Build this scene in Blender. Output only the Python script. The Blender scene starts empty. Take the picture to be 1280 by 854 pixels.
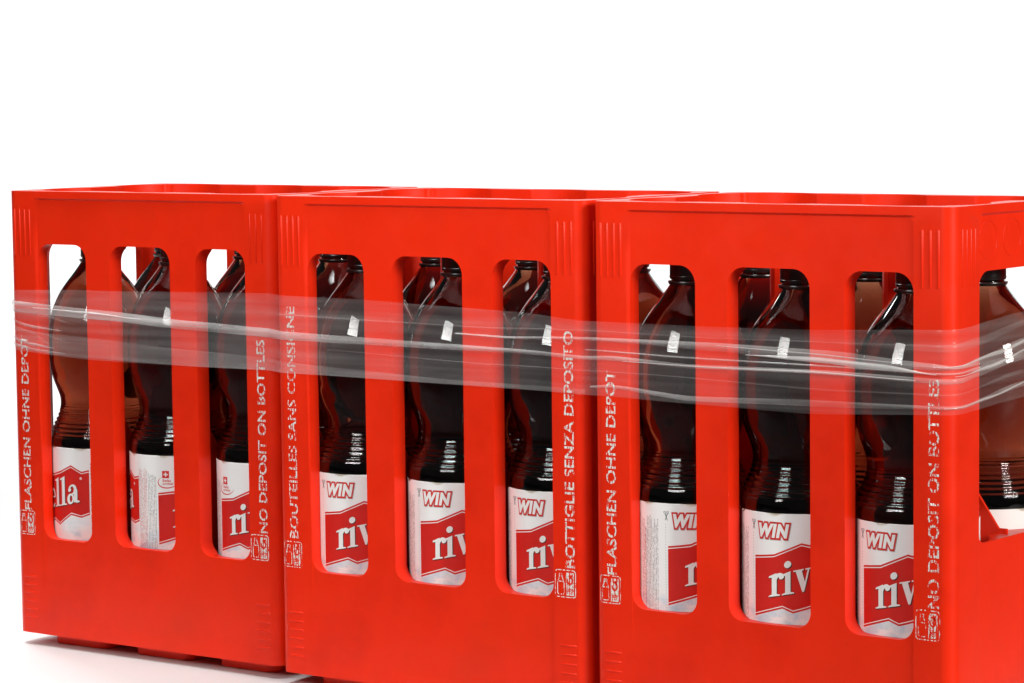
import bpy, bmesh, math, random
from math import sin, cos, pi, radians, sqrt, atan2
from mathutils import Matrix, Vector
S = bpy.context.scene
C = bpy.data.collections.new('crates_scene'); S.collection.children.link(C)
rng = random.Random(7)

# ------------------------------------------------------------------ camera
YAW, PITCH, ROLL = 0.645749, -0.08631, -0.01158
GZ = 0.0105                                   # crate bodies stand this far above the floor, on their feet
cam = bpy.data.cameras.new('camera'); co = bpy.data.objects.new('camera', cam); C.objects.link(co)
fwd = Vector((-sin(YAW)*cos(PITCH), cos(YAW)*cos(PITCH), sin(PITCH))); rt = Vector((cos(YAW), sin(YAW), 0)); up = rt.cross(fwd)
r2 = rt*cos(ROLL)+up*sin(ROLL); u2 = -rt*sin(ROLL)+up*cos(ROLL)
M = Matrix((r2, u2, -fwd)).transposed().to_4x4(); M.translation = Vector((1.24232, -1.74931, 0.46335+GZ)); co.matrix_world = M
cam.sensor_width = 36; cam.lens = 3692.3/1280*36; cam.clip_start = .05; cam.clip_end = 60
S.camera = co
CAMP = M.translation.copy()

# ------------------------------------------------------------------ world and lamps
w = bpy.data.worlds.new('World'); S.world = w; w.use_nodes = True
w.node_tree.nodes['Background'].inputs[0].default_value = (1, .985, .97, 1)
w.node_tree.nodes['Background'].inputs[1].default_value = 0.05
def area(name, loc, target, sx, sy, power, col=(1, 1, 1), spread=180):
    l = bpy.data.lights.new(name, 'AREA'); l.shape = 'RECTANGLE'; l.size = sx; l.size_y = sy; l.energy = power; l.color = col; l.spread = radians(spread)
    o = bpy.data.objects.new(name, l); C.objects.link(o); o.location = loc
    o.rotation_euler = (Vector(target)-Vector(loc)).to_track_quat('-Z', 'Y').to_euler(); return o
area('key_softbox', (-.06, -1.42, 1.14), (-.03, 0, .84), .62, .72, 7.2, (1, .98, .95), 84)
area('side_softbox', (2.9, -.55, 1.3), (.2, 0, .25), .80, .9, 98, (1, .95, .88))
area('overhead_floor_fill', (-.72, -.30, 2.3), (-.66, -.25, 0), 1.1, .5, 4.9, (1, 1, 1), 46)  # added lamp, there only to whiten the visible floor at left
area('backdrop_lamp_one', (-4.4, 1.6, 3.6), (-4.2, 3.6, .5), 2.6, 1.2, 235)
area('backdrop_lamp_two', (-1.4, 1.6, 3.6), (-1.4, 3.6, .4), 2.6, 1.2, 150)
S.view_settings.view_transform = 'Standard'; S.view_settings.look = 'None'; S.view_settings.exposure = 0; S.view_settings.gamma = 1
S.render.resolution_x = 1024; S.render.resolution_y = 683
S.render.engine = 'CYCLES'
S.cycles.max_bounces = 16; S.cycles.transmission_bounces = 14; S.cycles.transparent_max_bounces = 24; S.cycles.diffuse_bounces = 4; S.cycles.glossy_bounces = 5
S.cycles.caustics_refractive = True

# ------------------------------------------------------------------ materials
def mat(name):
    m = bpy.data.materials.new(name); m.use_nodes = True; n = m.node_tree; return m, n, n.nodes['Principled BSDF']
def N(n, t, **k):
    x = n.nodes.new(t)
    for a, b in k.items(): setattr(x, a, b)
    return x
def coords(n, scale=(1, 1, 1), kind='Object'):
    tc = N(n, 'ShaderNodeTexCoord'); mp = N(n, 'ShaderNodeMapping'); mp.inputs['Scale'].default_value = scale
    n.links.new(tc.outputs[kind], mp.inputs[0]); return mp.outputs[0]
def noise(n, vec, scale, detail=4, rough=.55):
    x = N(n, 'ShaderNodeTexNoise'); x.inputs['Scale'].default_value = scale; x.inputs['Detail'].default_value = detail
    x.inputs['Roughness'].default_value = rough; n.links.new(vec, x.inputs['Vector']); return x.outputs['Fac']
def ramp(n, fac, stops):
    r = N(n, 'ShaderNodeValToRGB'); cr = r.color_ramp
    while len(cr.elements) < len(stops): cr.elements.new(.5)
    for e, (p, c) in zip(cr.elements, stops): e.position = p; e.color = c if len(c) == 4 else (*c, 1)
    n.links.new(fac, r.inputs[0]); return r.outputs[0]
def bump(n, p, h, strength, dist):
    b = N(n, 'ShaderNodeBump'); b.inputs['Strength'].default_value = strength; b.inputs['Distance'].default_value = dist
    n.links.new(h, b.inputs['Height']); n.links.new(b.outputs[0], p.inputs['Normal'])
def simple(name, col, rough=.5, **k):
    m, n, p = mat(name); p.inputs['Base Color'].default_value = (*col, 1); p.inputs['Roughness'].default_value = rough
    for a, b in k.items(): p.inputs[a].default_value = b
    return m

# moulded red plastic, a little scuffed
RED, n, p = mat('red_crate_plastic')
v = coords(n)
f1 = noise(n, v, 9, 5, .6); f2 = noise(n, coords(n, (1, 1, .25)), 260, 3)
c = ramp(n, f1, [(.3, (.76, .021, .0035)), (.55, (.83, .025, .0040)), (.75, (.79, .028, .005))])
sc = ramp(n, f2, [(.66, (0, 0, 0)), (.80, (.16, .16, .16))])
mx = N(n, 'ShaderNodeMix', data_type='RGBA'); n.links.new(sc, mx.inputs[0]); n.links.new(c, mx.inputs[6]); mx.inputs[7].default_value = (.55, .05, .03, 1)
n.links.new(mx.outputs[2], p.inputs['Base Color'])
rr = ramp(n, noise(n, v, 38, 4), [(.3, (.30,)*3), (.7, (.42,)*3)]); n.links.new(rr, p.inputs['Roughness'])
bump(n, p, noise(n, v, 900, 2), .12, .0003)
# broad uneven tone of old plastic and pale hairline rubs
big = noise(n, coords(n, (1.2, 1, 1)), 7, 4, .65); tone = ramp(n, big, [(.30, (.84, .80, .80)), (.52, (1, 1, 1)), (.72, (.93, .95, .95))])
mt = N(n, 'ShaderNodeMix', data_type='RGBA', blend_type='MULTIPLY'); mt.inputs[0].default_value = 1; n.links.new(mx.outputs[2], mt.inputs[6]); n.links.new(tone, mt.inputs[7])
rub = N(n, 'ShaderNodeMath', operation='MULTIPLY'); n.links.new(ramp(n, noise(n, coords(n, (9, 9, 1)), 55, 3, .7), [(.62, (0,)*3), (.74, (1,)*3)]), rub.inputs[0]); n.links.new(ramp(n, noise(n, v, 14, 3), [(.56, (0,)*3), (.70, (.22,)*3)]), rub.inputs[1])
mr = N(n, 'ShaderNodeMix', data_type='RGBA'); n.links.new(rub.outputs[0], mr.inputs[0]); n.links.new(mt.outputs[2], mr.inputs[6]); mr.inputs[7].default_value = (.62, .16, .12, 1)
n.links.new(mr.outputs[2], p.inputs['Base Color'])
p.inputs['IOR'].default_value = 1.49; p.inputs['Specular IOR Level'].default_value = .24

# worn white stencil paint on the crate: bare red shows between the flakes
def worn(name, lo, hi, sx):
    m, n, p = mat(name); p.inputs['Base Color'].default_value = (.78, .76, .72, 1); p.inputs['Roughness'].default_value = .5
    a = noise(n, coords(n, (sx, 1, 9)), 14, 3, .6); b = noise(n, coords(n, (1, 1, 1)), 900, 2, .5)
    ad = N(n, 'ShaderNodeMath', operation='MULTIPLY_ADD'); n.links.new(b, ad.inputs[0]); ad.inputs[1].default_value = .35; n.links.new(a, ad.inputs[2])
    t = N(n, 'ShaderNodeMapRange'); t.inputs['From Min'].default_value = lo; t.inputs['From Max'].default_value = hi
    n.links.new(ad.outputs[0], t.inputs['Value']); n.links.new(t.outputs[0], p.inputs['Alpha']); return m
PAINT = worn('white_stencil_paint', .615, .675, 52)
PAINT_OLD = worn('flaking_stencil_paint', .655, .71, 56)

AMBER, n, p = mat('amber_bottle')
p.inputs['Base Color'].default_value = (1, .92, .78, 1); p.inputs['Transmission Weight'].default_value = 1; p.inputs['Roughness'].default_value = .02; p.inputs['IOR'].default_value = 1.24; p.inputs['Coat Weight'].default_value = .85; p.inputs['Coat Roughness'].default_value = .02; p.inputs['Coat IOR'].default_value = 1.55
va = N(n, 'ShaderNodeVolumeAbsorption'); va.inputs['Color'].default_value = (.60, .20, .0, 1); va.inputs['Density'].default_value = 74
n.links.new(va.outputs[0], n.nodes['Material Output'].inputs['Volume'])
bump(n, p, noise(n, coords(n, (1, 1, 2.2)), 60, 2), .03, .002)
CAP = simple('black_cap_plastic', (.012, .010, .010), .28)
LABEL, n, p = mat('white_label_paper')
v = coords(n)
sep = N(n, 'ShaderNodeSeparateXYZ'); n.links.new(v, sep.inputs[0])
cl = noise(n, coords(n, (1, 1, 1.7)), 46, 4)
lowz = N(n, 'ShaderNodeMapRange'); lowz.inputs['From Min'].default_value = .104+GZ; lowz.inputs['From Max'].default_value = .086+GZ; n.links.new(sep.outputs[2], lowz.inputs['Value'])
clr = ramp(n, cl, [(.46, (0, 0, 0)), (.62, (.8, .8, .8))])
ml = N(n, 'ShaderNodeMath', operation='MULTIPLY'); n.links.new(clr, ml.inputs[0]); n.links.new(lowz.outputs[0], ml.inputs[1])
mx = N(n, 'ShaderNodeMix', data_type='RGBA'); n.links.new(ml.outputs[0], mx.inputs[0]); mx.inputs[6].default_value = (.90, .91, .91, 1); mx.inputs[7].default_value = (.42, .66, .80, 1)
n.links.new(mx.outputs[2], p.inputs['Base Color']); p.inputs['Roughness'].default_value = .42
LRED, n, p = mat('label_red_ink'); p.inputs['Roughness'].default_value = .4
n.links.new(ramp(n, noise(n, coords(n), 30, 3), [(.3, (.60, .014, .009)), (.7, (.68, .018, .012))]), p.inputs['Base Color'])
LWHITE = simple('label_white_ink', (.86, .86, .85), .42)
LDARK = simple('label_shadow_ink', (.05, .018, .012), .45)
LBLACK = simple('label_black_ink', (.03, .03, .03), .45)
def smallprint(name, col):
    m, n, p = mat(name); p.inputs['Base Color'].default_value = (*col, 1); p.inputs['Roughness'].default_value = .45
    tc = N(n, 'ShaderNodeTexCoord'); mp = N(n, 'ShaderNodeMapping'); mp.inputs['Scale'].default_value = (3000, 3000, 900); n.links.new(tc.outputs['Object'], mp.inputs[0])
    a = noise(n, mp.outputs[0], 1, 2)
    t = N(n, 'ShaderNodeMapRange'); t.inputs['From Min'].default_value = .46; t.inputs['From Max'].default_value = .54
    n.links.new(a, t.inputs['Value']); n.links.new(t.outputs[0], p.inputs['Alpha']); return m
SPR = smallprint('fine_red_print', (.60, .08, .07)); SPG = smallprint('fine_grey_print', (.32, .30, .30))

def film(name, lo, hi, rough):
    m, n, p = mat(name)
    p.inputs['Specular IOR Level'].default_value = .95; p.inputs['Base Color'].default_value = (.80, .80, .80, 1); p.inputs['Roughness'].default_value = rough; p.inputs['IOR'].default_value = 1.5
    v = coords(n, (1.6, 1.6, 170)); a = noise(n, v, 1, 2, .45)
    b = noise(n, coords(n, (8, 8, 36)), 1, 3, .6)
    mm = N(n, 'ShaderNodeMath', operation='MULTIPLY'); n.links.new(a, mm.inputs[0]); n.links.new(b, mm.inputs[1])
    t = N(n, 'ShaderNodeMapRange'); t.inputs['From Min'].default_value = .12; t.inputs['From Max'].default_value = .42; t.inputs['To Min'].default_value = lo; t.inputs['To Max'].default_value = hi
    n.links.new(mm.outputs[0], t.inputs['Value'])
    tc = N(n, 'ShaderNodeTexCoord'); sx_ = N(n, 'ShaderNodeSeparateXYZ'); n.links.new(tc.outputs['Object'], sx_.inputs[0])
    th = N(n, 'ShaderNodeMapRange'); th.inputs['From Min'].default_value = -.35; th.inputs['From Max'].default_value = .05; th.inputs['To Min'].default_value = 1.0; th.inputs['To Max'].default_value = .72
    n.links.new(sx_.outputs[0], th.inputs['Value']); al = N(n, 'ShaderNodeMath', operation='MULTIPLY'); n.links.new(t.outputs[0], al.inputs[0]); n.links.new(th.outputs[0], al.inputs[1]); n.links.new(al.outputs[0], p.inputs['Alpha'])
    bump(n, p, a, .25, .0012); return m
FILM = film('clear_stretch_film', .045, .155, .20)
GLINT = film('painted_film_glint', .45, .95, .10)  # glints put into the film as pale, nearly opaque colour
FOLD = film('gathered_stretch_film', .10, .62, .15)

# ------------------------------------------------------------------ helpers
def link(o, parent=None):
    C.objects.link(o)
    if parent: o.parent = parent
    return o
def mobj(name, me, m, parent=None):
    if m and not me.materials: me.materials.append(m)
    return link(bpy.data.objects.new(name, me), parent)
def bmesh_to(name, bm, smooth=None):
    me = bpy.data.meshes.new(name); bm.normal_update(); bm.to_mesh(me); bm.free()
    if smooth is not None:
        me.polygons.foreach_set('use_smooth', [True]*len(me.polygons)); me.update()
        if smooth < pi: me.set_sharp_from_angle(angle=smooth)
    return me
def tag(o, label, cat, group=None):
    o['label'] = label; o['category'] = cat
    if group: o['group'] = group
def rrect(x0, x1, y0, y1, r, seg=8, rb=None):
    """rounded rectangle, counter-clockwise; r for the upper corners, rb for the lower"""
    rb = r if rb is None else rb; out = []
    for cx, cy, a, q in ((x1-rb, y0+rb, -90, rb), (x1-r, y1-r, 0, r), (x0+r, y1-r, 90, r), (x0+rb, y0+rb, 180, rb)):
        for i in range(seg+1):
            t = radians(a+90*i/seg); out.append((cx+q*cos(t), cy+q*sin(t)))
    return out
def prism(bm, pts, a0, a1, axis='z', pts1=None):
    pts1 = pts1 or pts
    def P(q, a): return {'z': (q[0], q[1], a), 'y': (q[0], a, q[1]), 'x': (a, q[0], q[1])}[axis]
    A = [bm.verts.new(P(q, a0)) for q in pts]; B = [bm.verts.new(P(q, a1)) for q in pts1]
    k = len(pts); bm.faces.new(A[::-1]); bm.faces.new(B)
    for i in range(k): bm.faces.new((A[i], A[(i+1) % k], B[(i+1) % k], B[i]))
    bmesh.ops.recalc_face_normals(bm, faces=bm.faces[:])
def temp(bm):
    me = bpy.data.meshes.new('tmp'); bm.to_mesh(me); bm.free(); o = bpy.data.objects.new('tmp', me); C.objects.link(o); return o
def evaluated(o):
    dg = bpy.context.evaluated_depsgraph_get(); dg.update(); return bpy.data.meshes.new_from_object(o.evaluated_get(dg), depsgraph=dg)
def drop(*os):
    for o in os: bpy.data.objects.remove(o)

# ------------------------------------------------------------------ floor and backdrop: one white studio sweep
bm = bmesh.new(); prof = [(-.14, -.004), (-.14, 0), (3.0, 0)]
for i in range(1, 13):
    t = radians(90*i/12); prof.append((3.0+1.2*sin(t), 1.2-1.2*cos(t)))
prof.append((4.2, 6))
rows = [[bm.verts.new((x, y, z)) for y, z in prof] for x in (-7, .40)]
for i in range(len(prof)-1): bm.faces.new((rows[0][i], rows[1][i], rows[1][i+1], rows[0][i+1]))
WHITE, n, p = mat('white_studio_paper'); p.inputs['Roughness'].default_value = .6
n.links.new(ramp(n, noise(n, coords(n), 3, 4), [(.3, (.58, .58, .58)), (.7, (.60, .60, .60))]), p.inputs['Base Color'])
o = mobj('studio_floor', bmesh_to('studio_floor', bm, radians(40)), WHITE); o['kind'] = 'structure'
bm = bmesh.new(); bm.faces.new([bm.verts.new(q) for q in ((-12, -9, -.004), (12, -9, -.004), (12, 6, -.004), (-12, 6, -.004))])  # unseen dark ground, added to cut floor bounce on the crate fronts
o = mobj('added_dark_ground', bmesh_to('added_dark_ground', bm), simple('bounce_cutting_dark', (.03, .03, .032), .7)); o['kind'] = 'structure'

# ------------------------------------------------------------------ crate
RC = .0095; XL = -.0032
W, D, H = .2935, .195, .3794
CX = [W/2-.0945, W/2, W/2+.0945]; CY = [D/2-.045, D/2+.045]
WIN = [(.0300, .0861), (.1132, .1808), (.2086, .2624)]
ZB, ZT = .0829, .3346
def build_body():
    bm = bmesh.new(); prism(bm, rrect(XL, W, 0, D, RC, 6), 0, H); body = temp(bm)
    cut = []
    for cx in CX:
        for cy in CY:
            bm = bmesh.new(); prism(bm, [(cx+.0480*cos(2*pi*i/48+.01), cy+.0447*sin(2*pi*i/48+.01)) for i in range(48)], .010, H+.01); cut.append(temp(bm))
    bm = bmesh.new(); prism(bm, rrect(.0163, W-.0163, .0163, D-.0163, .006, 4), .0101, H+.011); cut.append(temp(bm))
    
    for a, b in WIN:
        bm = bmesh.new(); prism(bm, rrect(a, b, ZB, ZT, .0135, 8, .0115), -.02, D+.02, 'y'); cut.append(temp(bm))
    bm = bmesh.new(); prism(bm, rrect(.039, D-.039, .147, .3340, .014, 8, .010), -.02, W+.02, 'x'); cut.append(temp(bm))
    # shallow sunk panels, sloped borders
    d = .0020; s = .0040
    for y0, y1 in ((d, -.004), (D-d, D+.004)):
        k = .004/d*s
        bm = bmesh.new(); prism(bm, rrect(.0265+s, .2665-s, .0120+s, .3735-s*.4, .004, 4), y0, y1, 'y', rrect(.0265-k, .2665+k, .0120-k, .3735+k*.4, .006, 4)); cut.append(temp(bm))
    for x0, x1 in ((XL+d, XL-.004), (W-d, W+.004)):
        k = .004/d*s
        bm = bmesh.new(); prism(bm, rrect(.0370+s, D-.0370-s, .0120+s, .3735-s*.4, .004, 4), x0, x1, 'x', rrect(.0370-k, D-.0370+k, .0120-k, .3735+k*.4, .006, 4)); cut.append(temp(bm))
    for c_ in cut:
        m = body.modifiers.new('b', 'BOOLEAN'); m.operation = 'DIFFERENCE'; m.solver = 'EXACT'; m.object = c_
    m = body.modifiers.new('v', 'BEVEL'); m.width = .0016; m.segments = 3; m.limit_method = 'ANGLE'; m.angle_limit = radians(33); m.use_clamp_overlap = True
    me = evaluated(body); drop(body, *cut)
    me.polygons.foreach_set('use_smooth', [True]*len(me.polygons)); me.set_sharp_from_angle(angle=radians(38)); me.name = 'crate_body'
    o = bpy.data.objects.new('t', me); C.objects.link(o); o.modifiers.new('w', 'WEIGHTED_NORMAL').keep_sharp = True
    me2 = evaluated(o); drop(o); me2.transform(Matrix.Translation((0, 0, GZ))); me2.name = 'crate_body'; return me2
BODY = build_body()

def text_curve(txt, size, offset=0.0, shear=0.0, align='LEFT', sx=1.0, space=1.0):
    cu = bpy.data.curves.new('t', 'FONT'); cu.space_character = space; cu.body = txt; cu.size = size; cu.offset = offset; cu.shear = shear; cu.align_x = align; cu.fill_mode = 'FRONT'; cu.resolution_u = 3
    o = bpy.data.objects.new('t', cu); C.objects.link(o); me = evaluated(o); drop(o)
    me.transform(Matrix.Diagonal((sx, 1, 1, 1))); return me
def fit_mesh(me, length, height):
    xs = [v.co.x for v in me.vertices]; ys = [v.co.y for v in me.vertices]
    x0, x1, y0, y1 = min(xs), max(xs), min(ys), max(ys)
    me.transform(Matrix.Diagonal((length/(x1-x0), height/(y1-y0), 1, 1)) @ Matrix.Translation((-x0, -y0, 0))); return me
def hug(me):
    for v in me.vertices:                      # print follows the rounded corner of the crate
        x = min(v.co.x-XL, W-v.co.x)
        if x < RC: v.co.y += RC-sqrt(max(0, RC**2-(RC-x)**2))
    me.update(); return me
def upright(me, x1, z0, y=-.00012):
    """text along +x turned to read upwards on a front face: baseline at the right x1"""
    for v in me.vertices: a, b = v.co.x, v.co.y; v.co = (x1-b, y, z0+a+GZ)
    return hug(me)
TXT = {}
def stencil(txt, length, x1, z0):
    k = (txt, x1)
    if k not in TXT: TXT[k] = upright(fit_mesh(text_curve(txt, .01, offset=.00018), length, .0086), x1, z0)
    return TXT[k]
def add_poly(bm, pts):
    f = bm.faces.new([bm.verts.new((x, 0, y)) for x, y in pts]); return f
def ribbon(pts, ws):
    L, R = [], []
    for i, (x, y) in enumerate(pts):
        a = pts[max(i-1, 0)]; b = pts[min(i+1, len(pts)-1)]; dx, dy = b[0]-a[0], b[1]-a[1]; l = sqrt(dx*dx+dy*dy) or 1; h = (ws[i] if hasattr(ws, '__len__') else ws)/2
        L.append((x-dy/l*h, y+dx/l*h)); R.append((x+dy/l*h, y-dx/l*h))
    return L, R
def add_ribbon(bm, pts, ws, closed=False):
    if closed: pts = pts+pts[:1]
    L, R = ribbon(pts, ws); A = [bm.verts.new((x, 0, y)) for x, y in L]; B = [bm.verts.new((x, 0, y)) for x, y in R]
    for i in range(len(pts)-1): bm.faces.new((B[i], B[i+1], A[i+1], A[i]))
def pet_mark():
    """bottle pictogram beside a PET recycling box, in a rounded frame, 19 x 21 mm, reading upright"""
    bm = bmesh.new(); t = .0007
    fr = rrect(.0004, .0186, .0004, .0206, .0022, 4); add_ribbon(bm, fr, t, True)
    add_ribbon(bm, rrect(.0024, .0082, .0024, .0120, .0012, 3), t, True)                       # bottle body
    add_ribbon(bm, [(.0026, .0120), (.0040, .0150), (.0040, .0178), (.0066, .0178), (.0066, .0150), (.0080, .0120)], t)
    add_ribbon(bm, [(.0036, .0150), (.0053, .0168), (.0070, .0150)], t)
    # recycling box: solid with the ring arrow and PET left open
    def quad(x0, x1, y0, y1): add_poly(bm, [(x0, y0), (x1, y0), (x1, y1), (x0, y1)])
    quad(.0100, .0170, .0018, .0188)
    me = bpy.data.meshes.new('m'); bm.to_mesh(me); bm.free(); return me
def pet_red():
    bm = bmesh.new()
    add_ribbon(bm, [(.01345+.0022*cos(radians(a)), .0132+.0030*sin(radians(a))) for a in range(-190, 66, 12)], .0013)
    add_poly(bm, [(.0119, .0166), (.0164, .0178), (.0146, .0139)])
    me = bpy.data.meshes.new('m'); bm.to_mesh(me); bm.free()
    tx = fit_mesh(text_curve('PET', .01, offset=.0003), .0050, .0038)
    for v in tx.vertices: v.co = (v.co.x+.0111, 0, v.co.y+.0029)
    bm = bmesh.new(); bm.from_mesh(me); bm.from_mesh(tx); bm.to_mesh(me); bm.free(); return me
PET = pet_mark(); PETR = pet_red()
def pet_at(x0, z0, src=None, y=-.00012):
    me = (src or PET).copy(); me.transform(Matrix.Translation((x0, y, z0+GZ))); return hug(me)
PETS = [pet_at(.0022, .0850), pet_at(.2650, .0850)]
PETSR = [pet_at(.0022, .0850, PETR, -.00022), pet_at(.2650, .0850, PETR, -.00022)]

def grip_mesh(verts_list):
    bm = bmesh.new()
    for (a, b, r) in verts_list:
        a, b = Vector(a), Vector(b); d = (b-a); L = d.length; d.normalize()
        rings = []
        for t, s in ((-.0, .15), (.15*r/L*4, .75), (r*1.2/L, 1), (1-r*1.2/L, 1), (1-.15*r/L*4, .75), (1, .15)):
            c_ = a+(b-a)*t; q = d.orthogonal().normalized(); w_ = d.cross(q)
            rings.append([bm.verts.new(c_+(q*cos(2*pi*k/10)+w_*sin(2*pi*k/10))*r*s) for k in range(10)])
        for i in range(len(rings)-1):
            for k in range(10): bm.faces.new((rings[i][k], rings[i][(k+1) % 10], rings[i+1][(k+1) % 10], rings[i+1][k]))
    bmesh.ops.recalc_face_normals(bm, faces=bm.faces[:]); return bmesh_to('grip_rib', bm, pi)
rb = .0010; off = .0003
VR = grip_mesh([((0, 0, 0), (0, 0, .0405), rb)]); HR = grip_mesh([((0, 0, 0), (.0155, 0, 0), rb)])
SR = grip_mesh([((0, 0, 0), (0, 0, .0405), rb)])
RING = None
bm = bmesh.new()
for k in range(48):
    pass
def ring_mesh(R, r):
    bm = bmesh.new(); g = [[bm.verts.new((r*cos(b)*.9, (R+r*sin(b))*cos(a), (R+r*sin(b))*sin(a))) for b in [2*pi*j/8 for j in range(8)]] for a in [2*pi*i/40 for i in range(40)]]
    for i in range(40):
        for j in range(8): bm.faces.new((g[i][j], g[(i+1) % 40][j], g[(i+1) % 40][(j+1) % 8], g[i][(j+1) % 8]))
    bmesh.ops.recalc_face_normals(bm, faces=bm.faces[:]); return bmesh_to('ring', bm, pi)
bm.free()
RINGM = ring_mesh(.0130, .00035)

def foot_mesh():
    bm = bmesh.new(); prism(bm, rrect(-.0315, .0315, -.0300, .0300, .010, 6), 0, .0112); o = temp(bm)
    m = o.modifiers.new('v', 'BEVEL'); m.width = .002; m.segments = 3; m.limit_method = 'ANGLE'; m.angle_limit = radians(40)
    me = evaluated(o); drop(o); me.name = 'foot'; me.polygons.foreach_set('use_smooth', [True]*len(me.polygons)); me.set_sharp_from_angle(angle=radians(40)); return me
FOOT = foot_mesh()
# inner dividers: one long web with sloped gussets, two cross webs, two columns
def web(pts, t, axis):
    bm = bmesh.new(); prism(bm, pts, -t/2, t/2, axis); o = temp(bm); m = o.modifiers.new('v', 'BEVEL'); m.width = .0006; m.segments = 2
    me = evaluated(o); drop(o); me.name = 'divider'; return me
B1, B2 = W/2-.04725, W/2+.04725
z0 = .009+GZ
LONG = web([(.0095, z0), (W-.0095, z0), (W-.0095, .150+GZ), (W-.016, .150+GZ), (B2+.006, .262+GZ), (B2-.006, .262+GZ), (B2-.034, .120+GZ), (B1+.034, .120+GZ), (B1+.006, .262+GZ), (B1-.006, .262+GZ), (.016, .150+GZ), (.0095, .150+GZ)], .0022, 'y')
CROSS = web([(.0165, z0), (D-.0165, z0), (D-.0165, .20+GZ), (D-.030, .185+GZ), (D/2+.030, .130+GZ), (D/2+.008, .215+GZ), (D/2-.008, .215+GZ), (D/2-.030, .130+GZ), (.030, .185+GZ), (.0165, .20+GZ)], .0035, 'x')
def column():
    bm = bmesh.new(); r = .0090
    prism(bm, [(r*cos(2*pi*i/12)*(1.0 if i % 3 else 1.15), r*sin(2*pi*i/12)*(1.0 if i % 3 else 1.15)) for i in range(12)], z0, .338+GZ); return bmesh_to('divider_post', bm)
COL = column()

CRATE = [  # x, y, rotation, left text, length, right text, length, left paint, right paint, label
 (-.6130, .0042, .0151, ('FLASCHEN OHNE DEPOT', .150), ('NO DEPOSIT ON BOTTLES', .156), PAINT, PAINT, 'leftmost red bottle crate, its last window left of the NO DEPOSIT print'),
 (-.3050, -.0033, .0210, ('BOUTEILLES SANS CONSIGNE', .184), ('BOTTIGLIE SENZA DEPOSITO', .176), PAINT_OLD, PAINT, 'middle red bottle crate with BOTTIGLIE SENZA DEPOSITO printed at its right'),
 (0, 0, 0, ('FLASCHEN OHNE DEPOT', .150), ('NO DEPOSIT ON BOTTLES', .158), PAINT, PAINT_OLD, 'rightmost red bottle crate, its end wall and handle opening showing')]
crate_mats = []
for i, (cx, cy, rz, lt, rtx, pl_, pr_, lab) in enumerate(CRATE):
    e = bpy.data.objects.new('bottle_crate', None); link(e); e.location = (cx, cy, 0); e.rotation_euler = (0, 0, rz); tag(e, lab, 'crate', 'red bottle crates wrapped in a row')
    crate_mats.append(Matrix.Translation((cx, cy, 0)) @ Matrix.Rotation(rz, 4, 'Z'))
    mobj('crate_body', BODY, RED, e)
    for a in CX:
        for b in CY:
            f = mobj('foot', FOOT, RED, e); f.location = (a+.001, b+(-.0065 if b < D/2 else .0065), 0)
    f = mobj('divider', LONG, RED, e); f.location = (0, D/2, 0)
    for b in (B1, B2):
        f = mobj('divider', CROSS, RED, e); f.location = (b, 0, 0)
        f = mobj('divider_post', COL, RED, e); f.location = (b, D/2, 0)
    for x in (.0055, .0113, .0171, .0229): f = mobj('grip_rib', VR, RED, e); f.location = (x, rb*.45, .3240+GZ)
    for x in (.2700, .2762, .2824): f = mobj('grip_rib', VR, RED, e); f.location = (x, rb*.45, .3240+GZ)
    for z in (.0140, .0210, .0280, .0350, .0420, .0490):
        for x in (.0062, .2690): f = mobj('grip_rib', HR, RED, e); f.location = (x, rb*.45, z+GZ)
    for y in (.0135, .0195, .0255, .0315):
        f = mobj('grip_rib', SR, RED, e); f.location = (W-rb*.45, y, .3240+GZ)
    for y in (.053, .088, .123): f = mobj('embossed_ring', RINGM, RED, e); f.location = (W-.0020, y, .3555+GZ)
    t = mobj('printed_text', stencil(lt[0], lt[1], .0176, .1085 if i else .1065), None, e)
    t.data = t.data.copy(); t.data.materials.append(pl_)
    t = mobj('printed_text', stencil(rtx[0], rtx[1], .2832, .1075), None, e); t.data = t.data.copy(); t.data.materials.append(pr_)
    for k, me in enumerate(PETS):
        t = mobj('recycling_mark', me.copy(), (pl_, pr_)[k], e); mobj('recycling_arrow', PETSR[k].copy(), RED, t)

# ------------------------------------------------------------------ bottle
R0 = .0435; RL = .0438
PR = [(.0115, .0), (.0115, .024), (.0125, .034), (.016, .0395), (.022, .0425), (.030, .0434), (.1612, .0434), (.1640, .0433), (.1700, .0427), (.1755, .0414), (.1800, .0397), (.1860, .0370), (.1920, .0353), (.1975, .0346),
      (.2035, .0353), (.2100, .0375), (.2160, .0397), (.2220, .0414), (.2290, .0427), (.2360, .0433), (.2440, .0435), (.2521, .0435), (.2600, .0431), (.2680, .0419), (.2760, .0400), (.2840, .0370), (.2920, .0330), (.3000, .0275), (.3070, .0220), (.3130, .0175), (.3170, .0148), (.3200, .0136), (.3380, .0132), (.3380, 0)]
def cr_interp(z):
    k = 0
    while k < len(PR)-2 and PR[k+1][0] < z: k += 1
    (z0_, r0_), (z1, r1) = PR[k], PR[k+1]; t = 0 if z1 == z0_ else (z-z0_)/(z1-z0_)
    def sl(i):
        i = max(1, min(len(PR)-2, i)); a, b = PR[i-1], PR[i+1]; return (b[1]-a[1])/(b[0]-a[0] or 1e9)
    m0, m1 = sl(k)*(z1-z0_), sl(k+1)*(z1-z0_)
    return (2*t**3-3*t*t+1)*r0_+(t**3-2*t*t+t)*m0+(-2*t**3+3*t*t)*r1+(t**3-t*t)*m1
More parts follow.
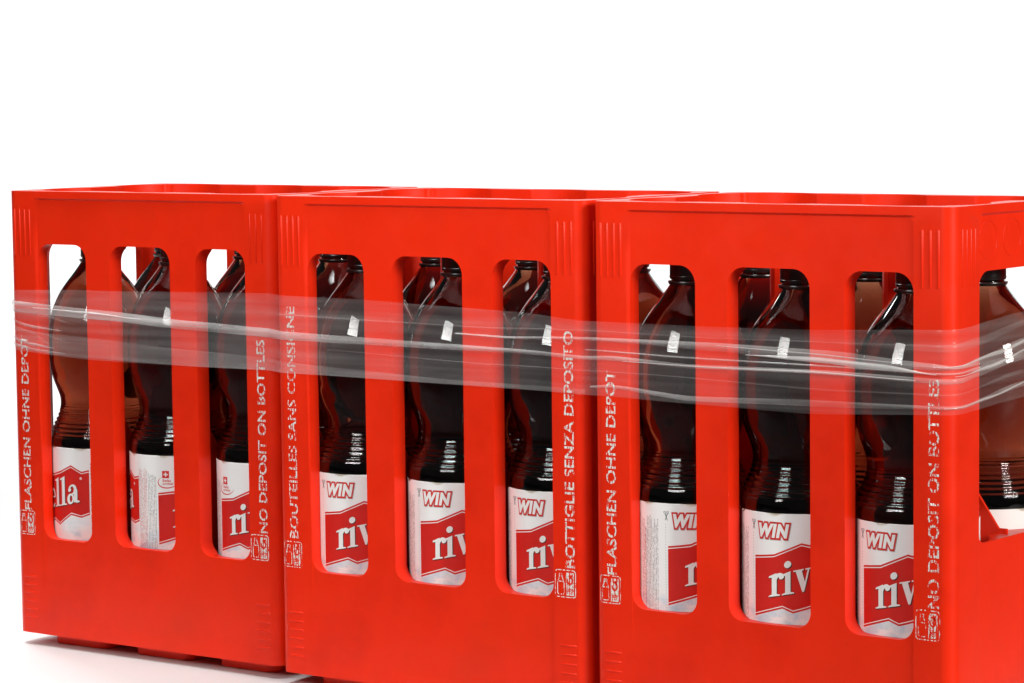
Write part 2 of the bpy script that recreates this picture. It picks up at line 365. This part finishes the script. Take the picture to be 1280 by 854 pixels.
def bottle_mesh():
    bm = bmesh.new(); seg = 112
    zs = [.0116, .0125, .014, .016, .019, .022, .026, .030]
    z = .045
    while z < .156: zs.append(z); z += .02
    z = .158
    while z < .246: zs.append(z); z += .00055
    while z < .3199: zs.append(z); z += .0022
    zs += [.320, .3225, .333, .338]
    rings = []
    for z in zs:
        r = .0365 if z < .0117 else (.0135 if z >= .3199 else cr_interp(z)); ring = []
        ridge = 0.0
        if .1690 < z < .1930: ridge = .00055*max(0, sin((z-.1690)/.0240*pi))**.5*cos((z-.1690)/.0037*2*pi)
        for k in range(seg):
            a = 2*pi*k/seg; q = r+ridge
            if .198 < z < .242:                                     # slanting wrinkles pressed into the grip
                env = sin((z-.198)/.044*pi)**2; q += .0005*env*sin(a*9+(z-.198)*150)*abs(sin(a*2.5+1)) - .0003*env*abs(sin(a*5-(z-.198)*95))**6
            if .158 <= z < .1800:                                   # round dimples over the label
                da = ((a*8/(2*pi)) % 1-.5)*2*pi/8*R0; dd = sqrt(da*da+(z-.1665)**2)
                if dd < .0085: q += .0008*(1-(dd/.0085)**2)**.5
            ring.append(bm.verts.new((q*sin(a), -q*cos(a), z+GZ)))
        rings.append(ring)
    for i in range(len(rings)-1):
        for k in range(seg): bm.faces.new((rings[i][k], rings[i][(k+1) % seg], rings[i+1][(k+1) % seg], rings[i+1][k]))
    bm.faces.new(rings[0][::-1]); bm.faces.new(rings[-1])
    bmesh.ops.recalc_face_normals(bm, faces=bm.faces[:]); return bmesh_to('bottle_body', bm, radians(50))
BOT = bottle_mesh()
def lathe(name, prof, seg=64, ang=radians(40), flute=None):
    bm = bmesh.new(); rings = []
    for z, r in prof: rings.append([bm.verts.new(((r+(flute*(k % 2) if flute and .323 < z < .339 else 0))*sin(2*pi*k/seg), -(r+(flute*(k % 2) if flute and .323 < z < .339 else 0))*cos(2*pi*k/seg), z+GZ)) for k in range(seg)])
    for i in range(len(rings)-1):
        for k in range(seg): bm.faces.new((rings[i][k], rings[i][(k+1) % seg], rings[i+1][(k+1) % seg], rings[i+1][k]))
    return bm, rings, ang, name
bm, rings, ang, nm = lathe('cap', [(.3215, .0137), (.3215, .0144), (.3235, .0146), (.3238, .0143), (.337, .0142), (.3405, .0140), (.3420, .0130)], 96, radians(40), .0003)
bm.faces.new(rings[-1]); bmesh.ops.recalc_face_normals(bm, faces=bm.faces[:]); CAPM = bmesh_to('cap', bm, radians(40))
bm, rings, ang, nm = lathe('neck_ring', [(.3172, .0138), (.3176, .0152), (.3192, .0160), (.3200, .0158), (.3202, .0138)], 64)
bmesh.ops.recalc_face_normals(bm, faces=bm.faces[:]); RINGN = bmesh_to('neck_ring', bm, radians(40))
bm, rings, ang, nm = lathe('label', [(.050, .04345), (.0502, RL), (.1608, RL), (.1611, .04345)], 160)
bmesh.ops.recalc_face_normals(bm, faces=bm.faces[:]); LAB = bmesh_to('label', bm, radians(40))

DEG = RL*pi/180                                    # metres of label per degree
def wrap(me, layer):
    """flat artwork in (x = metres round the label, z = height) laid on the label"""
    bm = bmesh.new(); bm.from_mesh(me)
    xs = [v.co.x for v in bm.verts]; x = math.floor(min(xs)/.0015)*.0015
    while x < max(xs):
        bmesh.ops.bisect_plane(bm, geom=bm.verts[:]+bm.edges[:]+bm.faces[:], plane_co=(x, 0, 0), plane_no=(1, 0, 0), dist=1e-7); x += .0015
    r = RL+.00005+layer*.00006
    for v in bm.verts: a = v.co.x/RL; v.co = (r*sin(a), -r*cos(a), v.co.z+GZ)
    bm.normal_update()
    for f in bm.faces:
        c_ = f.calc_center_median()
        if f.normal.x*c_.x+f.normal.y*c_.y < 0: f.normal_flip()
    out = bpy.data.meshes.new('art'); bm.to_mesh(out); bm.free(); return out
def polys(fn):
    bm = bmesh.new(); fn(bm)
    bmesh.ops.triangulate(bm, faces=bm.faces[:]); me = bpy.data.meshes.new('f'); bm.to_mesh(me); bm.free(); return me
def lerp_line(pts, x):
    for (a, b), (c_, d) in zip(pts, pts[1:]):
        if a <= x <= c_: return b+(d-b)*(x-a)/(c_-a)
    return pts[-1][1]
TOP = [(0, .1300), (22, .1320), (48, .1406), (66, .1376), (84, .1412), (99.5, .1467), (113, .1415), (122, .1430)]
BOTL = [(0, .0866), (30, .0936), (40, .0905), (54, .0935), (68, .0978), (80, .0945), (99, .1040), (112, .1020), (122, .1047)]
XS = sorted(set([p[0] for p in TOP]+[p[0] for p in BOTL]+list(range(0, 122, 3))))
def banner(off):
    def fn(bm):
        for a, b in zip(XS, XS[1:]):
            add_poly(bm, [((off+a)*DEG, lerp_line(BOTL, a)), ((off+b)*DEG, lerp_line(BOTL, b)), ((off+b)*DEG, lerp_line(TOP, b)), ((off+a)*DEG, lerp_line(TOP, a))])
    return polys(fn)
def banner_lines(off, src, d0):
    def fn(bm):
        for a, b in zip(XS, XS[1:]):
                za, zb = lerp_line(src, a)+d0, lerp_line(src, b)+d0; h = .00033
                add_poly(bm, [((off+a)*DEG, za-h), ((off+b)*DEG, zb-h), ((off+b)*DEG, zb+h), ((off+a)*DEG, za+h)])
    return polys(fn)
# hand-cut serif letters, x-height 1; each returns a list of shapes
def circle(cx, cy, r, n_=20): return ('p', [(cx+r*cos(2*pi*i/n_), cy+r*sin(2*pi*i/n_)) for i in range(n_)])
def stem(x, h, wd=.235, flag=True):
    out = [('p', [(x-wd/2, .05), (x+wd/2, .05), (x+wd/2, h), (x-wd/2, h-.09)])]
    out.append(('p', [(x-.27, 0), (x+.27, 0), (x+.27, .045), (x+wd/2, .09), (x-wd/2, .09), (x-.27, .045)]))
    if flag: out.append(('p', [(x-wd/2-.14, h-.17), (x-wd/2+.02, h-.17), (x+wd/2, h), (x-wd/2-.14, h-.10)]))
    return out
def arc(cx, cy, rx, ry, a0, a1, w0, n_=22):
    pts, ws = [], []
    for i in range(n_+1):
        t = radians(a0+(a1-a0)*i/n_); pts.append((cx+rx*cos(t), cy+ry*sin(t))); ws.append(w0(t))
    return ('r', pts, ws)
def letter(ch):
    if ch == 'r': return stem(.25, 1.0)+[arc(.50, .60, .20, .32, 165, 60, lambda t: .10+.05*sin(t)), circle(.585, .83, .125)], .64
    if ch == 'i': return stem(.25, 1.0)+[circle(.245, 1.31, .155)], .53
    if ch == 'l': return stem(.25, 1.52), .53
    if ch == 'v': return [('p', [(.07, .97), (.33, .97), (.49, .36), (.44, 0), (.36, 0)]), ('p', [(.60, .97), (.68, .97), (.44, 0), (.40, .12)]), ('p', [(-.02, .94), (.42, .94), (.42, 1), (-.02, 1)]), ('p', [(.50, .94), (.78, .94), (.78, 1), (.50, 1)])], .76
    if ch == 'e': return [arc(.36, .50, .255, .45, 5, 318, lambda t: .10+.14*max(0, -cos(t))+.03*abs(sin(t))), ('p', [(.20, .50), (.66, .50), (.66, .58), (.20, .58)])], .70
    if ch == 'a': return [arc(.36, .72, .20, .235, 175, -10, lambda t: .10+.06*max(0, cos(t))), ('p', [(.46, .05), (.68, .05), (.68, .70), (.46, .72)]), ('p', [(.60, 0), (.82, .03), (.80, .10), (.64, .14)]),
                          arc(.27, .27, .155, .225, 20, 380, lambda t: .10+.08*max(0, -cos(t)), 26), circle(.20, .745, .10), ('p', [(.30, .44), (.52, .52), (.52, .62), (.30, .53)])], .86
def word(off, dx=0.0, dz=0.0, scale=.0163):
    """one mesh per shape index so that overlapping shapes never lie in one plane"""
    meshes = []; x = (off+16.8)*DEG+dx; base = .1012+dz
    shapes = []
    for ch in 'rivella':
        sh, adv = letter(ch)
        for k, s in enumerate(sh): shapes.append((k, s, x))
        x += adv*scale*.97
    for k in range(6):
        def fn(bm, k=k):
            for kk, s, x0 in shapes:
                if kk != k: continue
                pt = lambda q: (x0+q[0]*scale, base+q[1]*scale+.196*(x0+q[0]*scale-(off+16.8)*DEG-dx))
                if s[0] == 'p': add_poly(bm, [pt(q) for q in s[1]])
                else:
                    L, R = ribbon(s[1], s[2]); A = [bm.verts.new((pt(q)[0], 0, pt(q)[1])) for q in L]; B = [bm.verts.new((pt(q)[0], 0, pt(q)[1])) for q in R]
                    for i in range(len(L)-1): bm.faces.new((B[i], B[i+1], A[i+1], A[i]))
        meshes.append(polys(fn))
    return meshes, x
def flat(me, x0, z0, up_=False):
    for v in me.vertices: a, b = v.co.x, v.co.y; v.co = (x0-b, 0, z0+a) if up_ else (x0+a, 0, z0+b)
    return me
def join(ms):
    bm = bmesh.new()
    for m in ms: bm.from_mesh(m)
    me = bpy.data.meshes.new('art'); bm.to_mesh(me); bm.free(); return me
ART = []           # (name, mesh, material)
for off in (0, 150):
    ART.append(('banner', wrap(banner(off), 0), LRED)); ART.append(('banner_line', wrap(banner_lines(off, TOP, -.0017), 1), LWHITE)); ART.append(('banner_line', wrap(banner_lines(off, BOTL, .0017), 1), LWHITE))
    ms, xe = word(off, .0006, -.0006); ART.append(('lettering_shadow', join([wrap(m, 1.4+.3*k) for k, m in enumerate(ms)]), LDARK))
    ms, xe = word(off); ms = [wrap(m, 4+.4*k) for k, m in enumerate(ms)]
    reg = flat(fit_mesh(text_curve('®', .004, .00005), .0024, .0024), xe-.0002, .1345); ms.append(wrap(reg, 2))
    ART.append(('lettering', join(ms), LWHITE))
# WIN over the first banner: red outline, grey edge, white italic capitals
def win_text(offset, layer, dx=0, dz=0, m=LWHITE, nm='win_lettering'):
    ref = text_curve('WIN', .0145, .0007, .22, space=1.16)
    xs = [v.co.x for v in ref.vertices]; ys = [v.co.y for v in ref.vertices]; x0, y0 = min(xs), min(ys)
    sx_ = .0238/(max(xs)-x0); sy_ = .0098/(max(ys)-y0)
    me = text_curve('WIN', .0145, offset, .22, space=1.16)
    for v in me.vertices: v.co = ((v.co.x-x0)*sx_, (v.co.y-y0)*sy_, 0)
    ART.append((nm, wrap(flat(me, 5.5*DEG+dx, .1438+dz), layer), m))
win_text(.0025, 1, .0004, -.0004, simple('label_grey_ink', (.42, .36, .36), .5), 'win_shadow')
win_text(.0024, 2, 0, 0, LRED, 'win_outline')
win_text(.0009, 4)
# scissors and the dotted cutting line left of the first banner
def scissors(bm):
    x, z = -1.6*DEG, .1500
    for s in (-1, 1):
        add_ribbon(bm, [(x+s*.0012+.0008*cos(t*pi/5), z+.0046+.0008*sin(t*pi/5)) for t in range(11)], .0003)
        add_poly(bm, [(x+s*.0009-.0003, z+.0037), (x+s*.0009+.0003, z+.0037), (x-s*.0009+.0002, z-.0012), (x-s*.0009-.0002, z-.0012)])
ART.append(('scissors_mark', wrap(polys(scissors), 1), LBLACK))
def dots(bm):
    z = .055
    while z < .146:
        x = -2.2*DEG; add_poly(bm, [(x-.00022, z), (x+.00022, z), (x+.00022, z+.0009), (x-.00022, z+.0009)]); z += .0021
ART.append(('cutting_line', wrap(polys(dots), 1), simple('label_dot_ink', (.5, .5, .5), .5)))
# emblem over the second banner: cross, swoosh and two words
def cross(bm):
    x, z, a = 150*DEG+.0040, .1425, .0060; u_ = a/5
    for i in range(5):
        for j in range(5):
            if (i, j) in ((2, 1), (2, 2), (2, 3), (1, 2), (3, 2)): continue
            add_poly(bm, [(x+i*u_, z+j*u_), (x+(i+1)*u_, z+j*u_), (x+(i+1)*u_, z+(j+1)*u_), (x+i*u_, z+(j+1)*u_)])
ART.append(('cross_emblem', wrap(polys(cross), 1), LRED))
def swoosh(bm):
    cx_, cz_ = 150*DEG+.0090, .1395
    pts, ws = [], []
    for i in range(31):
        t = radians(125+ (350-125)*i/30); pts.append((cx_+.0088*cos(t), cz_+.0052*sin(t)+.08*(.0088*cos(t)))); ws.append(.0001+.0008*sin(pi*i/30))
    add_ribbon(bm, pts, ws)
ART.append(('swoosh_mark', wrap(polys(swoosh), 1), LRED))
for tx_, z_, l_ in (('Swiss', .1392, .0072), ('original', .1364, .0090)):
    ART.append(('emblem_lettering', wrap(flat(fit_mesh(text_curve(tx_, .004, .00008), l_, .0024), 150*DEG+.0042, z_), 1), LRED))
# fine print in upright rows
def rows_of(x0, x1, z0_, z1, pitch):
    def fn(bm):
        x = x0
        while x < x1:
            top = z1-rng.random()*.010*(1 if rng.random() < .5 else .3)
            add_poly(bm, [(x, z0_), (x+pitch*.42, z0_), (x+pitch*.42, top), (x, top)]); x += pitch
    return polys(fn)
ART.append(('fine_print', wrap(rows_of(284*DEG, 300*DEG, .055, .156, .0014), 1), SPR))
ART.append(('fine_print', wrap(rows_of(302*DEG, 326*DEG, .055, .156, .0015), 1), SPG))
ART.append(('fine_print', wrap(rows_of(329*DEG, 333*DEG, .055, .150, .0015), 1), SPR))
ART.append(('fine_print', wrap(rows_of(334*DEG, 350*DEG, .055, .152, .0014), 1), SPG))
ART.append(('fine_print', wrap(rows_of(123.5*DEG, 136*DEG, .055, .150, .0014), 1), SPR))
ART.append(('fine_print', wrap(rows_of(137*DEG, 148*DEG, .055, .146, .0015), 1), SPG))
for nm, me, m in ART: me.name = nm; me.materials.append(m)

order = ['leftmost', 'middle', 'rightmost']; wn = ['left', 'middle', 'right']
# local x shift of each front bottle and where the left edge of its first banner sits, in degrees from the line to the camera
FRONT = [[(-.001, -137.5), (-.0032, -177.5), (.0000, -215.6)], [(-.0042, -53.5), (-.0046, -50), (-.0030, -58)], [(-.0042, -22.6), (-.0040, -48), (-.0045, -56)]]
BACK = [[(.001, 20), (.000, 75), (.001, -80)], [(.000, 140), (.001, 200), (-.001, 30)], [(.000, 100), (.001, -30), (.0012, -165)]]
looks = {(0, 0): 'red banner end over blue clouds', (0, 1): 'fine red print columns', (0, 2): 'small red cross emblem',
         (1, 0): 'WIN on its label', (1, 1): 'WIN on its label', (1, 2): 'WIN on its label', (2, 0): 'fine print left of WIN',
         (2, 1): 'WIN above a red banner', (2, 2): 'nearest the crate corner'}
for c_ in range(3):
    for row, tab in ((0, FRONT), (1, BACK)):
        for k in range(3):
            dx, th = tab[c_][k]
            pos = crate_mats[c_] @ Vector((CX[k]+dx, CY[row], 0))
            e = bpy.data.objects.new('bottle', None); link(e); e.location = (pos.x, pos.y, 0)
            view = atan2(CAMP.x-pos.x, -(CAMP.y-pos.y))
            e.rotation_euler = (0, 0, view+radians(th))
            if row == 0: lab = 'front bottle in the %s window of the %s crate, %s' % (wn[k], order[c_], looks[(c_, k)])
            else: lab = ('back row bottle behind the %s window of the %s crate' % (wn[k], order[c_])) if (c_, k) != (2, 2) else 'back row bottle seen through the end handle opening of the rightmost crate'
            tag(e, lab, 'bottle', 'dark amber bottles standing in the crates')
            mobj('bottle_body', BOT, AMBER, e); mobj('cap', CAPM, CAP, e); mobj('neck_ring', RINGN, CAP, e)
            l_ = mobj('label', LAB, LABEL, e)
            for nm, me, m in ART: mobj(nm, me, None, l_)

# ------------------------------------------------------------------ stretch film round the three crates
def at(ci, x, y): q = crate_mats[ci] @ Vector((x, y, 0)); return (q.x, q.y)
path = []                                           # closed outline round the row, counter-clockwise from the front left
g = .0012
def corner(ci, x, y, a0, r=.011, steps=6):
    cx_ = x+(r-.0) if x < .1 else x-r; cy_ = y+r if y < .1 else y-r
    for i in range(steps+1):
        t = radians(a0+90*i/steps); path.append(at(ci, cx_+(r+g)*cos(t), cy_+(r+g)*sin(t)))
corner(0, XL, 0, 180)
for i in range(1, 8): path.append(at(0, .01+.28*i/8, -g))
path.append(at(0, .290, -g)); path.append(at(1, .006, -g))
for i in range(1, 8): path.append(at(1, .01+.28*i/8, -g))
path.append((-.011, -.0030)); path.append((.006, -g))
for i in range(1, 12): path.append(at(2, .01+.28*i/12, -g))
corner(2, W, 0, -90)
for i in range(1, 8): path.append((W+g-.0004*sin(i/8*pi), .011+(D-.022)*i/8))
corner(2, W, D, 0)
path.append(at(2, .01, D+g)); path.append(at(1, W-.01, D+g)); path.append(at(1, .01, D+g)); path.append(at(0, W-.01, D+g))
corner(0, XL, D, 90)
path.append(path[0])
cum = [0]
for a, b in zip(path, path[1:]): cum.append(cum[-1]+sqrt((a[0]-b[0])**2+(a[1]-b[1])**2))
def on_path(s):
    s = max(0, min(cum[-1]-1e-6, s)); i = 0
    while cum[i+1] < s: i += 1
    t = (s-cum[i])/(cum[i+1]-cum[i]); a, b = path[i], path[i+1]; l = cum[i+1]-cum[i]
    nx, ny = (b[1]-a[1])/l, -(b[0]-a[0])/l
    return a[0]+(b[0]-a[0])*t, a[1]+(b[1]-a[1])*t, nx, ny
X0 = -.613
def s_of(x, y=None): return (x-X0+.0112) if y is None else (W-X0+.0084+y)     # along the front, then up the right end
def zt(pts, s):
    if s <= pts[0][0]: return pts[0][1]
    for (a, b), (c__, d) in zip(pts, pts[1:]):
        if a <= s <= c__:
            t = (s-a)/(c__-a); t = t*t*(3-2*t)*.5+t*.5; return b+(d-b)*t
    return pts[-1][1]
TOPZ = [(s_of(x), z) for x, z in [(-.6124, .2951), (-.5228, .2973), (-.3205, .3011), (-.2209, .3006), (-.1246, .2977), (-.0763, .2964), (-.003, .292), (.0951, .292), (.1744, .2929), (.293, .2971)]]+[(s_of(0, .098), .3030), (s_of(0, .19), .3040), (2.0, .295)]
BOTZ = [(s_of(x), z) for x, z in [(-.6143, .2436), (-.5201, .239), (-.4077, .2388), (-.2703, .2399), (-.1255, .2389), (.0007, .2379), (.0879, .2362), (.1807, .2347), (.2931, .2396)]]+[(s_of(0, .098), .2433), (s_of(0, .19), .245), (2.0, .243)]
def strip(name, top, bot, s0, s1, m, off, nv=10, curve=0.0, parent=None, wob=.0004, seed=1):
    bm = bmesh.new(); rows = []; r_ = random.Random(seed); ph = [r_.random()*6 for _ in range(6)]
    k = int((s1-s0)/.004); 
    for i in range(k+1):
        s = s0+(s1-s0)*i/k; x, y, nx, ny = on_path(s); row = []
        zt_, zb_ = zt(top, s), zt(bot, s)
        for j in range(nv+1):
            t = j/nv; z = zb_+(zt_-zb_)*t
            q = off+curve*sin(pi*t)+wob*(.5+.5*sin(z*900+s*11+ph[0])*sin(s*17+ph[1]+z*160)) + wob*.5*sin(z*2100+s*6+ph[2])
            row.append(bm.verts.new((x+nx*max(q, .00005), y+ny*max(q, .00005), z+GZ)))
        rows.append(row)
    for i in range(k):
        for j in range(nv): bm.faces.new((rows[i][j], rows[i+1][j], rows[i+1][j+1], rows[i][j+1]))
    return mobj(name, bmesh_to(name, bm, pi), m, parent)
fe = bpy.data.objects.new('stretch_film', None); link(fe); fe.location = (0, 0, 0); tag(fe, 'clear stretch film band with gathered folds wrapped round the three red crates', 'film')
END = cum[-1]
strip('film_layer', TOPZ, BOTZ, 0, END, FILM, .0002, 26, 0, fe, .0005, 1)
def fold(pts, th, seed, m=FOLD, curve=.0007, off=.0011, nv=6):
    """pts: list of (s, z centre); th: thickness, one value or one per point"""
    th = th if hasattr(th, '__len__') else [th]*len(pts)
    top = [(s, z+t/2) for (s, z), t in zip(pts, th)]; bot = [(s, z-t/2) for (s, z), t in zip(pts, th)]
    return strip('film_fold_or_glint', top, bot, pts[0][0], pts[-1][0], m, off, nv, curve, fe, .0002, seed)
s_ = s_of
F1 = [(.001, .2814), (s_(-.505), .2771), (s_(-.4067), .2722), (s_(-.3212), .2697), (s_(-.2295), .2686), (s_(-.1243), .2675), (s_(-.0767), .2671), (s_(-.0033), .2650), (s_(.0187), .2657), (s_(.086), .2631), (s_(.2), .2641), (s_(.293), .2622), (s_(0, .01), .2625), (s_(0, .098), .2722), (s_(0, .185), .2790)]
fold(F1, [.0095, .0080, .0075, .0070, .0058, .0042, .0032, .0030, .0035, .0030, .0030, .0035, .0035, .0050, .0060], 3, FOLD, .0011, .0007)
F2 = [(s_(-.612), .262), (s_(-.5642), .2587), (s_(-.4073), .2519), (s_(-.3217), .2492), (s_(-.23), .2456), (s_(-.1247), .2420), (s_(-.0036), .2415)]
fold([(s, (z+zt(BOTZ, s))/2+.0004) for s, z in F2], [max(.001, z-zt(BOTZ, s)) for s, z in F2], 5, FILM, .0004, .0010, 6)
F3 = [(s_(-.1242), .2778), (s_(-.0766), .2767), (s_(-.0032), .2791), (s_(.04), .2788), (s_(.1085), .2778), (s_(.2), .2751), (s_(.2839), .2720), (s_(0, .006), .2712), (s_(0, .04), .2740), (s_(0, .098), .2795), (s_(0, .185), .2850)]
fold(F3, [.0016, .0020, .0026, .0036, .0060, .0088, .0045, .0022, .0060, .0100, .0110], 7, FOLD, .0017)
F5 = [(s_(.0007), .2440), (s_(.0185), .2452), (s_(.0859), .2401), (s_(.2), .2425), (s_(.293), .2444), (s_(0, .012), .2446), (s_(0, .098), .2530), (s_(0, .185), .2600)]
fold(F5, [.0018, .0026, .0036, .0044, .0024, .0024, .0040, .0050], 11)
fold([(s_(-.0033), .2710), (s_(.09), .2690), (s_(.2), .2685), (s_(.293), .2672), (s_(0, .05), .2700), (s_(0, .12), .2760)], [.0010, .0014, .0012, .0014, .0026, .0030], 13)
fold([(s_(-.30), .2860), (s_(-.2), .2845), (s_(-.1), .2832), (s_(-.003), .2850), (s_(.1), .2840), (s_(.2), .2850), (s_(.293), .2845), (s_(0, .03), .2870), (s_(0, .11), .2960)], [.0008, .0010, .0014, .0012, .0008, .0010, .0050, .0060, .0040], 17, FILM)
fold([(s_(-.25), .2600), (s_(-.1), .2560), (s_(.05), .2555), (s_(.2), .2520), (s_(.293), .2530), (s_(0, .1), .2620)], [.0006, .0010, .0010, .0014, .0012, .0030], 19, FILM)
# pale, dense strips laid on the film to stand in for glints
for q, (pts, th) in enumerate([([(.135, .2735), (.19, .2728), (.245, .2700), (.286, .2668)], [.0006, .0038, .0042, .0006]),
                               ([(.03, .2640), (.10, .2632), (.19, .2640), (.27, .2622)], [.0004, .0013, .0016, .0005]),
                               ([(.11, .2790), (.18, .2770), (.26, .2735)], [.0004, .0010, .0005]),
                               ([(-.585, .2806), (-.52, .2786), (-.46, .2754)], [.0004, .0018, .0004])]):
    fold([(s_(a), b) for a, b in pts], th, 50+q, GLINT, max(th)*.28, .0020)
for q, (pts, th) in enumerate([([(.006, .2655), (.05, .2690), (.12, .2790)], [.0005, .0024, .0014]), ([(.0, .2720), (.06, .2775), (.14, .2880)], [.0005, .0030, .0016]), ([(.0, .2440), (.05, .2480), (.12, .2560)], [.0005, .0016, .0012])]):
    fold([(s_(0, a), b) for a, b in pts], th, 60+q, GLINT, max(th)*.28, .0020)  # same painted glints along the right end
# crumpled gather at the far left end
for q, (za, zb, l_) in enumerate([(.277, .268, .075), (.270, .262, .060), (.262, .252, .070), (.256, .247, .050), (.266, .250, .045), (.250, .243, .062)]):
    fold([(.001, za), (s_(-.6125+l_*.5), (za+zb)/2+.002*(-1)**q), (s_(-.6125+l_), zb)], [.0030, .0022, .0006], 30+q, FOLD if q % 2 else FILM, .0004, .0005)
